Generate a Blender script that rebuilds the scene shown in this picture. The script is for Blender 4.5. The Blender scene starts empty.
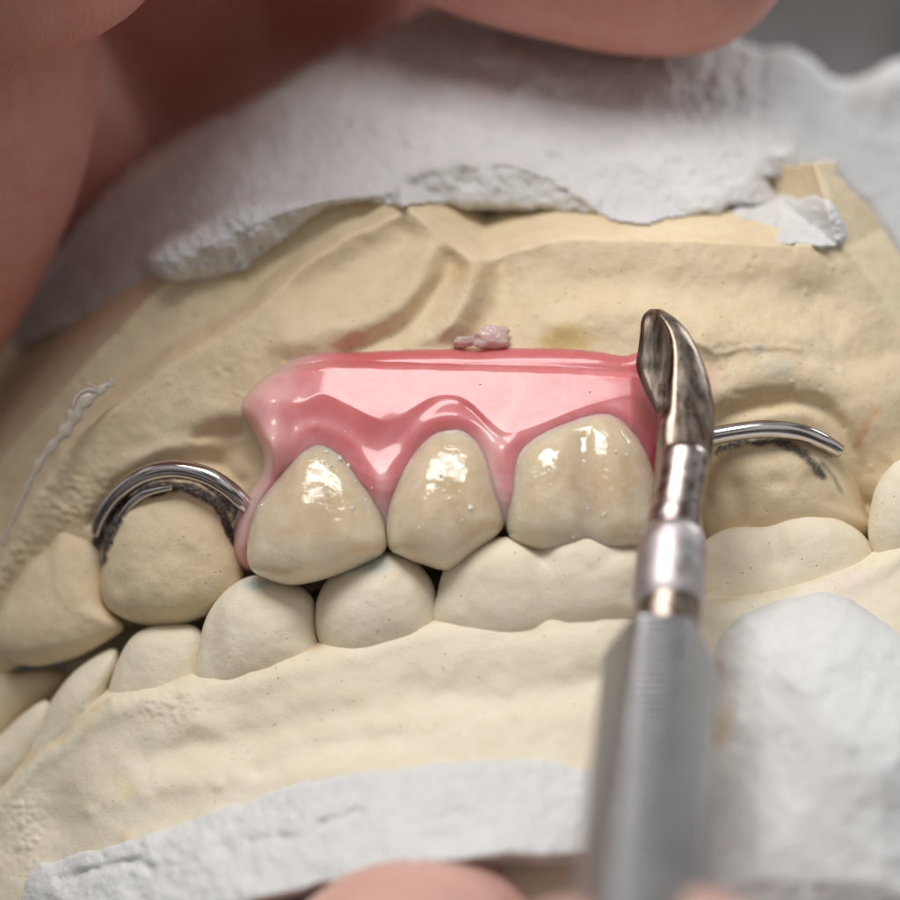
import bpy, math, random
import numpy as np
from mathutils import Vector, Matrix
random.seed(4); rng = np.random.RandomState(7)
scene = bpy.context.scene
COL = scene.collection
D = 30.0

# ------------------------------------------------------------------ helpers
def P(px, py, y):
    """point that stands at depth y (0 = the row of teeth, negative = nearer)"""
    px = np.asarray(px, float); py = np.asarray(py, float); y = np.asarray(y, float)
    s = (D + y) / D
    return np.stack(np.broadcast_arrays((px - 450) / 100 * s, y, (450 - py) / 100 * s), -1)

def catmull(pts, n=12, closed=False):
    p = np.array(pts, float); N = len(p); out = []
    rngI = range(N if closed else N - 1)
    for i in rngI:
        if closed:
            a, b, c, d = p[(i-1) % N], p[i], p[(i+1) % N], p[(i+2) % N]
        else:
            a, b, c, d = p[max(i-1, 0)], p[i], p[i+1], p[min(i+2, N-1)]
        for k in range(n):
            t = k / n
            out.append(0.5 * ((2*b) + (-a + c)*t + (2*a - 5*b + 4*c - d)*t*t + (-a + 3*b - 3*c + d)*t**3))
    if not closed: out.append(p[-1])
    return np.array(out)

def seg_dist(X, Y, pts, closed=False):
    best = np.full(X.shape, 1e9); n = len(pts)
    for i in range(n if closed else n - 1):
        a = pts[i]; b = pts[(i+1) % n]; dx, dy = b[0]-a[0], b[1]-a[1]
        L = dx*dx + dy*dy + 1e-9
        t = np.clip(((X-a[0])*dx + (Y-a[1])*dy) / L, 0, 1)
        d = (X - a[0] - t*dx)**2 + (Y - a[1] - t*dy)**2
        best = np.minimum(best, d)
    return np.sqrt(best)

def sdf(X, Y, poly, smooth=4):
    p = catmull(poly, smooth, True) if smooth else np.array(poly, float)
    d = seg_dist(X, Y, p, True)
    inside = np.zeros(X.shape, bool); n = len(p); j = n - 1
    for i in range(n):
        xi, yi = p[i]; xj, yj = p[j]
        if yi != yj:
            c = ((yi > Y) != (yj > Y)) & (X < (xj - xi) * (Y - yi) / (yj - yi) + xi)
            inside ^= c
        j = i
    return np.where(inside, d, -d)

def dline(X, Y, pts):
    return seg_dist(X, Y, catmull(pts, 6))

def sstep(a, b, x):
    t = np.clip((x - a) / (b - a), 0, 1); return t*t*(3 - 2*t)

def gauss(d, w): return np.exp(-(d / w)**2)

def vnoise(x, y, z=0.0, seed=0):
    x = np.asarray(x, float); y = np.asarray(y, float); z = np.zeros_like(x) + z
    xi, yi, zi = np.floor(x).astype(np.int64), np.floor(y).astype(np.int64), np.floor(z).astype(np.int64)
    xf, yf, zf = x - xi, y - yi, z - zi
    u, v, w = [t*t*t*(t*(t*6-15)+10) for t in (xf, yf, zf)]
    def h(a, b, c):
        n = (a*374761393 + b*668265263 + c*2147483647 + seed*974711) & 0xffffffff
        n = ((n ^ (n >> 13)) * 1274126177) & 0xffffffff
        n = (n ^ (n >> 16)) * 2246822519 & 0xffffffff
        return ((n ^ (n >> 15)) & 0xffff) / 32767.5 - 1
    def L(a, b, t): return a + (b - a)*t
    return L(L(L(h(xi,yi,zi), h(xi+1,yi,zi), u), L(h(xi,yi+1,zi), h(xi+1,yi+1,zi), u), v),
             L(L(h(xi,yi,zi+1), h(xi+1,yi,zi+1), u), L(h(xi,yi+1,zi+1), h(xi+1,yi+1,zi+1), u), v), w)

def fbm(X, Y, scale, octv=4, seed=0, Z=0.0, gain=.5):
    r = 0; a = 1.0; f = 1.0/scale; tot = 0
    for o in range(octv):
        c, s = math.cos(o*.9), math.sin(o*.9)
        r = r + a*vnoise((X*c - Y*s)*f + 13.7*o, (X*s + Y*c)*f, np.asarray(Z)*f, seed + o); tot += a; a *= gain; f *= 2.07
    return r / tot

def tps(pts):
    p = np.array(pts, float); xy = p[:, :2]/100; z = p[:, 2]; n = len(p)
    def U(r2): return np.where(r2 > 0, r2*np.log(r2 + 1e-12), 0)*.5
    K = U(((xy[:, None] - xy[None])**2).sum(-1)) + np.eye(n)*.02
    A = np.zeros((n+3, n+3)); A[:n, :n] = K; A[:n, n] = 1; A[:n, n+1:] = xy; A[n, :n] = 1; A[n+1:, :n] = xy.T
    w = np.linalg.solve(A, np.concatenate([z, [0, 0, 0]]))
    def f(X, Y):
        x, y = X/100, Y/100; r = w[n] + w[n+1]*x + w[n+2]*y
        for i in range(n): r = r + w[i]*U((x - xy[i, 0])**2 + (y - xy[i, 1])**2)
        return r
    return f

def link(o, parent=None):
    COL.objects.link(o)
    if parent is not None:
        o.parent = parent
        o.matrix_parent_inverse = Matrix.Translation(-Vector(parent.location))
    return o

def mesh_obj(name, verts, faces, mat, parent=None, smooth=True, stain=None):
    me = bpy.data.meshes.new(name)
    verts = np.asarray(verts, dtype=np.float32)
    if isinstance(faces, np.ndarray):
        nf, k = faces.shape
        me.vertices.add(len(verts)); me.vertices.foreach_set('co', verts.ravel())
        me.loops.add(nf*k); me.loops.foreach_set('vertex_index', faces.ravel().astype(np.int32))
        me.polygons.add(nf); me.polygons.foreach_set('loop_start', np.arange(0, nf*k, k, dtype=np.int32))
        me.polygons.foreach_set('loop_total', np.full(nf, k, dtype=np.int32))
        me.update(calc_edges=True); me.validate()
    else:
        me.from_pydata([tuple(v) for v in verts], [], faces)
    me.polygons.foreach_set('use_smooth', [smooth]*len(me.polygons))
    if stain is not None:
        a = me.color_attributes.new('stain', 'FLOAT_COLOR', 'POINT')
        a.data.foreach_set('color', np.asarray(stain, dtype=np.float32).ravel())
    me.materials.append(mat)
    return link(bpy.data.objects.new(name, me), parent)

def thing(name, label, cat, loc, group=None):
    o = bpy.data.objects.new(name, None); o.location = loc; COL.objects.link(o)
    o.empty_display_size = .3
    o['label'] = label; o['category'] = cat
    if group: o['group'] = group
    return o

def tag(o, label, cat):
    o['label'] = label; o['category'] = cat; return o

def sheet(name, PX, PY, Yd, keep, mat, parent, back, stain=None):
    """solid with a modelled front surface, closed by side walls and a back"""
    H, W = PX.shape; front = P(PX, PY, Yd).reshape(-1, 3)
    idx = np.arange(H*W).reshape(H, W)
    kq = keep[:-1, :-1] & keep[1:, :-1] & keep[:-1, 1:] & keep[1:, 1:]
    q = np.stack([idx[:-1, :-1], idx[1:, :-1], idx[1:, 1:], idx[:-1, 1:]], -1)[kq]
    e = np.concatenate([q[:, [0, 1]], q[:, [1, 2]], q[:, [2, 3]], q[:, [3, 0]]])
    key = np.minimum(e[:, 0], e[:, 1])*(H*W) + np.maximum(e[:, 0], e[:, 1])
    _, inv, cnt = np.unique(key, return_inverse=True, return_counts=True)
    be = e[cnt[inv] == 1]
    bp = P(PX.ravel(), PY.ravel(), np.maximum(Yd.ravel() + .3, back))
    n = H*W
    walls = np.stack([be[:, 1], be[:, 0], be[:, 0] + n, be[:, 1] + n], -1)
    F = np.concatenate([q, walls, q[:, ::-1] + n])
    V = np.concatenate([front, bp])
    used = np.unique(F); remap = np.zeros(2*n, np.int64); remap[used] = np.arange(len(used))
    st = None
    if stain is not None:
        s = stain.reshape(-1, 4); st = np.concatenate([s, s])[used]
    return mesh_obj(name, V[used], remap[F], mat, parent, stain=st)

def pillow(name, outline, y0, h, mat, parent, hb=.5, tilt=(0, 0), p=2.3, q=2.0, feat=None, rough=.0, stainf=None,
           center=None, N=110, R=44, seed=1, nscale=40):
    o = catmull(outline, 14, True)
    seg = np.linalg.norm(np.roll(o, -1, 0) - o, axis=1); cum = np.concatenate([[0], np.cumsum(seg)])
    t = np.linspace(0, cum[-1], N, endpoint=False)
    oo = np.vstack([o, o[:1]])
    o = np.stack([np.interp(t, cum, oo[:, 0]), np.interp(t, cum, oo[:, 1])], -1)
    c = np.array(center if center is not None else o.mean(0), float)
    V = []; S = []
    th = np.linspace(0, math.pi/2, R)
    rings = [(math.sin(a), 1) for a in th[1:]] + [(math.sin(a), -1) for a in th[1:-1][::-1]]
    allp = [(c[0], c[1], 0.0, 1)]
    for s, sg in rings:
        for k in range(N): allp.append((c[0] + (o[k, 0]-c[0])*s, c[1] + (o[k, 1]-c[1])*s, s, sg))
    allp.append((c[0], c[1], 0.0, -1))
    A = np.array(allp); X, Y, s, sg = A.T
    prof = np.clip(1 - s**p, 0, 1)**(1/q)
    y = np.where(sg > 0, y0 - h*prof, y0 + hb*np.sqrt(np.clip(1 - s*s, 0, 1)))
    if feat is not None: y = y + np.where(sg > 0, feat(X, Y)*(1 - s**6), 0)
    y = y + tilt[0]*(X - c[0])/100 + tilt[1]*(Y - c[1])/100
    if rough:
        y = y + np.where(sg > 0, rough*fbm(X, Y, nscale, 4, seed), 0)
        e = 1.2*rough*10*fbm(X, Y, nscale*.6, 3, seed + 9)*(s**3)
        d = np.hypot(X - c[0], Y - c[1]) + 1e-6
        X = X + (X-c[0])/d*e; Y = Y + (Y-c[1])/d*e
    V = P(X, Y, y); F = []
    nr = len(rings)
    for k in range(N): F.append((0, 1 + (k+1) % N, 1 + k))
    for r in range(nr - 1):
        a = 1 + r*N; b = a + N
        for k in range(N): F.append((a + k, a + (k+1) % N, b + (k+1) % N, b + k))
    a = 1 + (nr-1)*N; z = len(V) - 1
    for k in range(N): F.append((a + k, a + (k+1) % N, z))
    st = None
    st = np.zeros((len(V), 4)) if stainf is None else stainf(X, Y)
    ob = mesh_obj(name, V, F, mat, parent, stain=st)
    # consistent outward normals
    import bmesh
    bm = bmesh.new(); bm.from_mesh(ob.data); bmesh.ops.recalc_face_normals(bm, faces=bm.faces); bm.to_mesh(ob.data); bm.free()
    return ob

def loft(name, sections, mat, parent, closed_ends=True, smooth=True):
    V = []; F = []; n = len(sections[0])
    for s in sections: V += [tuple(v) for v in s]
    for i in range(len(sections) - 1):
        for k in range(n):
            F.append((i*n + k, i*n + (k+1) % n, (i+1)*n + (k+1) % n, (i+1)*n + k))
    if closed_ends:
        V.append(tuple(np.mean(sections[0], 0))); c0 = len(V) - 1
        V.append(tuple(np.mean(sections[-1], 0))); c1 = len(V) - 1
        m = (len(sections) - 1)*n
        for k in range(n):
            F.append((k, c0, (k+1) % n)); F.append((m + k, m + (k+1) % n, c1))
    ob = mesh_obj(name, V, F, mat, parent, smooth=smooth)
    import bmesh
    bm = bmesh.new(); bm.from_mesh(ob.data); bmesh.ops.recalc_face_normals(bm, faces=bm.faces); bm.to_mesh(ob.data); bm.free()
    return ob

def tube(name, path, radii, mat, parent, n=20, sub=8, flat=1.0, wob=0.0):
    """path of 3D points; flat < 1 squashes the section along the view"""
    p = catmull(path, sub); r = np.interp(np.linspace(0, 1, len(p)), np.linspace(0, 1, len(radii)), radii)
    secs = []; up = Vector((0, 1, 0))
    for i in range(len(p)):
        t = Vector(p[min(i+1, len(p)-1)] - p[max(i-1, 0)]).normalized()
        a = t.cross(up)
        if a.length < 1e-3: a = t.cross(Vector((0, 0, 1)))
        a.normalize(); b = t.cross(a).normalized()
        rr = r[i]*(1 + wob*math.sin(i*.9))
        secs.append([np.array(Vector(p[i]) + a*(rr*math.cos(u)) + b*(rr*flat*math.sin(u))) for u in np.linspace(0, 2*math.pi, n, endpoint=False)])
    return loft(name, secs, mat, parent)

# ------------------------------------------------------------------ materials
def nt(name):
    m = bpy.data.materials.new(name); m.use_nodes = True; t = m.node_tree
    return m, t, t.nodes['Principled BSDF']
def N_(t, kind, **kw):
    n = t.nodes.new(kind)
    for k, v in kw.items():
        if k in n.inputs.keys(): n.inputs[k].default_value = v
        else: setattr(n, k, v)
    return n
def mixc(t, f, a, b, mode='MIX'):
    m = t.nodes.new('ShaderNodeMix'); m.data_type = 'RGBA'; m.blend_type = mode
    for s, v in ((m.inputs[0], f), (m.inputs[6], a), (m.inputs[7], b)):
        if hasattr(v, 'node'): t.links.new(v, s)
        else: s.default_value = v if isinstance(v, (int, float)) else (*v, 1)[:4]
    return m.outputs[2]
def ramp(t, src, stops):
    r = t.nodes.new('ShaderNodeValToRGB'); t.links.new(src, r.inputs[0])
    while len(r.color_ramp.elements) < len(stops): r.color_ramp.elements.new(.5)
    for e, (p, c) in zip(r.color_ramp.elements, stops):
        e.position = p; e.color = (c, c, c, 1) if isinstance(c, (int, float)) else (*c, 1)
    return r.outputs[0]
def noise(t, co, scale, detail=5, rough=.55, dist=0.0):
    n = N_(t, 'ShaderNodeTexNoise', Scale=scale, Detail=detail, Roughness=rough, Distortion=dist)
    t.links.new(co, n.inputs['Vector']); return n.outputs['Fac']
def bump(t, src, strength, dist, prev=None):
    b = N_(t, 'ShaderNodeBump', Strength=strength, Distance=dist); t.links.new(src, b.inputs['Height'])
    if prev is not None: t.links.new(prev, b.inputs['Normal'])
    return b.outputs[0]

def plaster(name, c1, c2, c3, pit=.5, grain=.4, sss=.0, coarse=.0, dark=(.3, .22, .12), use_stain=True, rough=.72):
    m, t, b = nt(name); tc = N_(t, 'ShaderNodeTexCoord').outputs['Object']
    n1 = noise(t, tc, .9, 4, .6, .4); n2 = noise(t, tc, 5, 6, .65); n3 = noise(t, tc, 60, 4, .7)
    col = mixc(t, ramp(t, n1, [(.35, 0), (.65, 1)]), c1, c2)
    col = mixc(t, ramp(t, n2, [(.45, 0), (.75, .6)]), col, c3)
    v = N_(t, 'ShaderNodeTexVoronoi', Scale=6.5, Randomness=1.0); t.links.new(tc, v.inputs['Vector'])
    pits = ramp(t, v.outputs['Distance'], [(.035, 0), (.075, 1)])
    v2 = N_(t, 'ShaderNodeTexVoronoi', Scale=17, Randomness=1.0); t.links.new(tc, v2.inputs['Vector'])
    pits2 = ramp(t, v2.outputs['Distance'], [(.04, 0), (.12, 1)])
    msk = ramp(t, noise(t, tc, 1.7, 3), [(.5, 1), (.62, 0)])
    pits2 = mixc(t, 1.0, pits2, msk, 'ADD')
    pm = mixc(t, 1.0, pits, pits2, 'DARKEN')
    col = mixc(t, pm, mixc(t, .55, col, dark), col)
    if use_stain:
        a = t.nodes.new('ShaderNodeVertexColor'); a.layer_name = 'stain'
        gr = ramp(t, noise(t, tc, 26, 4, .7), [(.25, 0), (.5, 1)])
        mm = t.nodes.new('ShaderNodeMath'); mm.operation = 'MULTIPLY'; t.links.new(a.outputs['Alpha'], mm.inputs[0]); 
        mx = t.nodes.new('ShaderNodeMath'); mx.operation = 'MULTIPLY_ADD'; mx.inputs[1].default_value = .55; mx.inputs[2].default_value = .45
        t.links.new(gr, mx.inputs[0]); t.links.new(mx.outputs[0], mm.inputs[1])
        col = mixc(t, mm.outputs[0], col, a.outputs['Color'])
    t.links.new(col, b.inputs['Base Color'])
    b.inputs['Roughness'].default_value = rough; b.inputs['Specular IOR Level'].default_value = .35
    b.inputs['Subsurface Weight'].default_value = sss; b.inputs['Subsurface Radius'].default_value = (.12, .08, .05)
    b.inputs['Subsurface Scale'].default_value = 1
    nrm = bump(t, n3, grain, .02)
    nrm = bump(t, n2, .3, .05, nrm)
    if coarse: nrm = bump(t, noise(t, tc, 14, 6, .75), coarse, .07, nrm)
    nrm = bump(t, pm, pit, .04, nrm)
    t.links.new(nrm, b.inputs['Normal'])
    return m

M_stone = plaster('cream_stone', (.75, .61, .41), (.80, .675, .475), (.68, .52, .30))
M_stone_low = plaster('cream_stone_warm', (.82, .735, .575), (.86, .79, .65), (.78, .665, .47))
M_white = plaster('white_plaster', (.74, .74, .745), (.80, .80, .80), (.68, .68, .68), pit=.7, grain=.5, coarse=.5, dark=(.35, .32, .33), sss=.0)
M_white_lo = plaster('pale_plaster', (.86, .86, .86), (.90, .90, .89), (.76, .77, .78), pit=.7, grain=.5, coarse=.6, dark=(.42, .40, .40), sss=.0)

def glossy(name, c1, c2, rough, sss, rad, coat=0.0, coatr=.03, nsc=3.0, bstr=.1, bsc=9, bd=.03, trans=0.0, bsc2=0, b2=0.0, ior=1.5):
    m, t, b = nt(name); tc = N_(t, 'ShaderNodeTexCoord').outputs['Object']
    col = mixc(t, ramp(t, noise(t, tc, nsc, 4, .6, .8), [(.38, 0), (.66, 1)]), c1, c2)
    a = t.nodes.new('ShaderNodeVertexColor'); a.layer_name = 'stain'
    col = mixc(t, a.outputs['Alpha'], col, a.outputs['Color'])
    t.links.new(col, b.inputs['Base Color']); b.inputs['Roughness'].default_value = rough
    b.inputs['IOR'].default_value = ior
    b.inputs['Subsurface Weight'].default_value = sss; b.inputs['Subsurface Radius'].default_value = rad
    b.inputs['Subsurface Scale'].default_value = 1; b.inputs['Coat Weight'].default_value = coat
    b.inputs['Coat Roughness'].default_value = coatr; b.inputs['Transmission Weight'].default_value = trans
    nrm = bump(t, noise(t, tc, bsc, 3, .5, .5), bstr, bd)
    if b2:
        nrm = bump(t, ramp(t, noise(t, tc, bsc2, 2, .5), [(.55, 0), (.75, 1)]), b2, .03, nrm)
    t.links.new(nrm, b.inputs['Normal'])
    return m
M_pink = glossy('pink_denture_wax', (.67, .185, .20), (.72, .26, .275), .36, .8, (.45, .16, .14), coat=.58, ior=1.42, coatr=.02, bstr=.04, bsc=4)
M_rose = glossy('rose_wax_shaving', (.9, .62, .6), (.92, .72, .7), .15, .5, (.3, .12, .1), trans=.35, bstr=.4, bsc=12)
M_tooth = glossy('resin_tooth', (.64, .52, .365), (.72, .62, .47), .07, .9, (.5, .38, .24), coat=.5, bstr=.4, bsc=5, bd=.07, bsc2=16, b2=.12)
M_clear = glossy('clear_glue', (.85, .8, .74), (.9, .86, .8), .12, .1, (.1, .1, .1), trans=.6, bstr=.3)

def metal(name, c1, c2, rough, rr=.1, bst=.1, sc=(1, 1, 1), nsc=6, bands=0):
    m, t, b = nt(name); tc = N_(t, 'ShaderNodeTexCoord').outputs['Object']
    mp = N_(t, 'ShaderNodeMapping'); t.links.new(tc, mp.inputs[0]); mp.inputs['Scale'].default_value = sc
    n = noise(t, mp.outputs[0], nsc, 6, .65)
    t.links.new(mixc(t, ramp(t, n, [(.35, 0), (.65, 1)]), c1, c2), b.inputs['Base Color'])
    b.inputs['Metallic'].default_value = 1
    t.links.new(ramp(t, n, [(.3, rough), (.75, rough + rr)]), b.inputs['Roughness'])
    nrm = bump(t, n, bst, .02)
    if bands:
        w = N_(t, 'ShaderNodeTexWave', Scale=bands, Distortion=.3, bands_direction='Z'); t.links.new(tc, w.inputs['Vector'])
        nrm = bump(t, w.outputs['Fac'], .9, .05, nrm)
    t.links.new(nrm, b.inputs['Normal'])
    return m
M_wire = metal('clasp_wire', (.55, .51, .50), (.62, .58, .57), .10, .1, .05)
M_blade = metal('worn_blade_steel', (.13, .09, .07), (.38, .32, .27), .22, .28, .2, sc=(3, 3, .35), nsc=3)
M_shank = metal('shank_steel', (.20, .155, .14), (.48, .43, .41), .2, .25, .2, sc=(2, 2, 3), nsc=3)
M_collar = metal('collar_steel', (.40, .36, .37), (.58, .54, .55), .40, .2, .1)
M_handle = metal('knurled_steel', (.31, .32, .34), (.41, .42, .45), .34, .12, .1, bands=6)

def skin(name, c1, c2, c3, ridge=9.0, direction=(0, 0, 0)):
    m, t, b = nt(name); tc = N_(t, 'ShaderNodeTexCoord').outputs['Object']
    col = mixc(t, ramp(t, noise(t, tc, .8, 4, .6), [(.35, 0), (.65, 1)]), c1, c2)
    col = mixc(t, ramp(t, noise(t, tc, 3.5, 5, .7), [(.5, 0), (.8, .7)]), col, c3)
    t.links.new(col, b.inputs['Base Color']); b.inputs['Roughness'].default_value = .48
    b.inputs['Subsurface Weight'].default_value = .35; b.inputs['Subsurface Radius'].default_value = (.5, .16, .09)
    b.inputs['Subsurface Scale'].default_value = 1
    mp = N_(t, 'ShaderNodeMapping'); t.links.new(tc, mp.inputs[0]); mp.inputs['Rotation'].default_value = direction
    w = N_(t, 'ShaderNodeTexWave', Scale=ridge, Distortion=9, Detail=3.0, bands_direction='Z')
    w.inputs['Detail Scale'].default_value = .6
    t.links.new(mp.outputs[0], w.inputs['Vector'])
    nrm = bump(t, w.outputs['Fac'], .25, .02)
    nrm = bump(t, noise(t, tc, 22, 4, .6), .25, .03, nrm)
    t.links.new(nrm, b.inputs['Normal'])
    return m
M_skin = skin('skin_of_holding_hand', (.68, .31, .25), (.74, .37, .31), (.64, .22, .17), 9, (.2, .9, 0))
M_skin2 = skin('skin_of_carving_hand', (.62, .36, .30), (.68, .42, .36), (.58, .30, .25), 5.5)

def stain_light_layer(X, shape=None):
    return np.zeros(X.shape + (4,))
def paint(S, amt, color):
    """a mark of pencil, wax or ink, and some sheen and shade put into the colour"""
    amt = np.clip(amt, 0, 1); a0 = S[..., 3]; a = amt + a0*(1 - amt); aa = np.maximum(a, 1e-6)
    for i in range(3): S[..., i] = (color[i]*amt + S[..., i]*a0*(1 - amt))/aa
    S[..., 3] = a
    return S

# ------------------------------------------------------------------ UPPER CAST
step = 2.0
gx = np.arange(-80, 982, step); gy = np.arange(-40, 760, step)
X, Y = np.meshgrid(gx, gy)

f_face = tps([(300,300,.45),(250,350,.33),(250,450,.3),(300,420,.2),(400,400,.1),(500,400,.05),(600,400,.05),(700,400,.12),(800,380,.12),
    (900,400,.38),(400,500,.3),(600,500,.3),(700,500,.3),(850,500,.4),(960,500,.7),(350,240,.72),(450,285,.54),(560,260,.50),(700,258,.50),
    (840,260,.62),(560,310,.38),(700,320,.30),(840,330,.42),(200,390,.33),(150,430,.42),(100,455,.62),(50,500,.92),(0,560,1.25),(-60,620,1.6),
    (150,600,.85),(50,600,1.35),(0,700,1.8),(200,600,.8),(300,600,.7),(600,600,.7),(900,600,.9),(960,350,.9),(-60,480,1.6),(230,440,.38)])
def upper_y(X, Y):
    wx = X + 6*fbm(X, Y, 60, 3, 31); wy = Y + 6*fbm(X, Y, 60, 3, 32)
    y = f_face(X, Y)
    # folds of the vestibule and the frenum
    y = y - .16*gauss(dline(wx, wy, [(474,256),(466,295),(446,330),(410,360)]), 13)*sstep(350, 322, Y)
    y = y + .17*gauss(dline(wx, wy, [(500,268),(500,300),(478,345)]), 20)
    y = y + .15*gauss(dline(wx, wy, [(448,262),(432,296),(400,328),(350,350)]), 12)
    y = y - .11*gauss(dline(wx, wy, [(425,262),(400,300),(350,325),(290,340)]), 16)
    y = y + .19*gauss(dline(wx, wy, [(400,235),(360,262),(300,290)]), 22)
    y = y + .07*gauss(dline(wx, wy, [(540,275),(620,285),(720,292),(830,300)]), 26)
    y = y - .09*gauss(dline(wx, wy, [(560,320),(640,312),(700,330)]), 22)
    # hollow beside the canine and sulcus over it
    y = y + .16*gauss(np.hypot((wx-232)/30, (wy-452)/20), 1)
    y = y - .07*gauss(dline(wx, wy, [(120,470),(165,452),(215,448)]), 13)
    y = y + .10*gauss(dline(wx, wy, [(95,520),(120,482),(165,462),(215,462),(240,480)]), 9)
    y = y - .06*gauss(np.hypot((wx-215)/36, (wy-415)/16), 1)
    y = y + .05*gauss(dline(wx, wy, [(200,437),(240,432)]), 7)
    # rim round the molar at the right
    rim = [(712,424),(745,408),(790,398),(830,412),(852,450),(866,505)]
    y = y + .12*gauss(dline(wx, wy, rim), 9)
    rim2 = [(712,398),(750,376),(800,370),(850,392),(885,430),(900,480)]
    y = y - .07*gauss(dline(wx, wy, rim2), 18)
    y = y + .07*sstep(-4, 26, sdf(wx, wy, [(700,440),(745,418),(790,408),(825,420),(845,455),(862,530),(700,560)]))
    y = y + .10*gauss(dline(wx, wy, [(815,300),(850,340),(880,350)]), 22)
    y = y - .05*gauss(dline(wx, wy, [(700,345),(760,335),(840,345)]), 14)
    # small ridges of stone
    y = y - .018*gauss(dline(wx, wy, [(715,352),(760,346),(800,350)]), 3) - .02*gauss(dline(wx, wy, [(690,340),(712,352),(722,375)]), 4)
    y = y + .02*gauss(dline(wx, wy, [(735,395),(770,392),(795,388)]), 3)
    # trimmed top of the cast: a plane that runs away from the edge
    land = sdf(X, Y + 1.5*fbm(X, Y, 30, 3, 5), [(-400,-300),(280,150),(330,194),(375,203),(402,206),(430,230),(470,261),(490,263),(520,252),(560,241),(700,243),(842,249),(812,150),(760,-300)], 0)
    y = y + .027*np.maximum(land, 0)*sstep(0, 8, land) - .0*land
    # trimmed right side
    rs = sdf(X, Y + 1.5*fbm(X, Y, 30, 3, 6), [(843,249),(812,146),(760,-300),(1200,-300),(1200,600),(960,400),(900,333),(870,285)], 0)
    y = y + .013*np.maximum(rs, 0)*sstep(0, 10, rs)
    # sunk land along the left, then the outer wall of the base
    lb = sdf(wx, wy, [(385,215),(340,238),(300,266),(262,300),(215,336),(150,380),(100,414),(60,452),(22,512),(-90,660),(-400,400),(-300,-300),(300,-300),(400,150)], 2)
    y = y + .55*sstep(-4, 16, lb) + .0030*np.maximum(lb, 0)
    ob = sdf(X, Y + 2*fbm(X, Y, 40, 3, 8), [(-90,560),(0,463),(60,395),(158,290),(230,236),(330,150),(300,-300),(-400,-300),(-400,500)], 0)
    y = y + .03*np.maximum(ob, 0)*sstep(0, 6, ob)
    y = y - .04*gauss(ob - 0, 5)
    # grain, bubbles and drips
    y = y + .035*fbm(X, Y, 75, 4, 1) + .012*fbm(X, Y, 18, 3, 2)
    rub = np.clip(gauss(np.hypot((X-70)/45, (Y-500)/40), 1) + gauss(np.hypot((X-10)/30, (Y-570)/40), 1) + .4*gauss(np.hypot((X-740)/40, (Y-345)/20), 1), 0, 1)
    y = y - .035*rub*np.abs(fbm(X, Y, 9, 2, 3))
    y = y - .02*rub*fbm(X, Y, 5, 2, 12)
    return y
UY = upper_y(X, Y)
for _ in range(90):       # stone beads and voids
    bx_, by_ = rng.uniform(60, 880), rng.uniform(230, 520); r = rng.uniform(1.5, 4.2); sg = 1 if rng.rand() < .55 else -1
    UY = UY + sg*.018*gauss(np.hypot(X-bx_, (Y-by_)*rng.uniform(.8, 1.4)), r)
ust = stain_light_layer(X)
wX = X + 8*fbm(X, Y, 20, 3, 41); wY = Y + 8*fbm(X, Y, 20, 3, 42)
paint(ust, .8*sstep(1, .5, np.hypot((wX-566)/34, (wY-340)/20)), (.62, .44, .16))
paint(ust, .30*gauss(np.hypot((wX-480)/30, (wY-270)/9), 1), (.62, .42, .16))
paint(ust, .35*gauss(dline(wX, wY, [(715,412),(760,400),(800,396)]), 6), (.60, .40, .14))
paint(ust, .5*gauss(dline(wX, wY, [(875,412),(862,430),(857,450)]), 4), (.66, .30, .12))
paint(ust, .4*gauss(np.hypot((wX-778)/16, (wY-368)/9), 1), (.38, .44, .46))
paint(ust, .4*gauss(np.hypot((wX-758)/10, (wY-348)/6), 1), (.36, .42, .44))
paint(ust, .45*gauss(np.hypot((wX-708)/9, (wY-380)/16), 1), (.80, .42, .40))
paint(ust, .25*gauss(np.hypot((wX-240)/22, (wY-445)/18), 1), (.58, .40, .2))
paint(ust, .35*gauss(np.hypot((wX-70)/14, (wY-515)/8), 1), (.62, .40, .2))
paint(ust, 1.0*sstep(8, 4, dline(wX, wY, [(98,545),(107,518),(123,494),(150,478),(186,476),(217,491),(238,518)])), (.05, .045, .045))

upper = thing('upper_dental_cast', 'upper dental cast of cream stone under white mounting plaster, carrying the pink partial denture', 'dental cast', tuple(P(450, 400, 1.2)))
keep = (Y < 700 - 0*X) & (X > -78) & (UY < 8)
gum_cut = sdf(X, Y, [(-90,620),(0,640),(60,600),(150,590),(240,570),(300,560),(520,525),(700,515),(780,520),(870,530),(990,530),(990,-100),(-90,-100)], 0)
keep = (gum_cut > -34) & (UY < 4.6) & (Y > 60)

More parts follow.
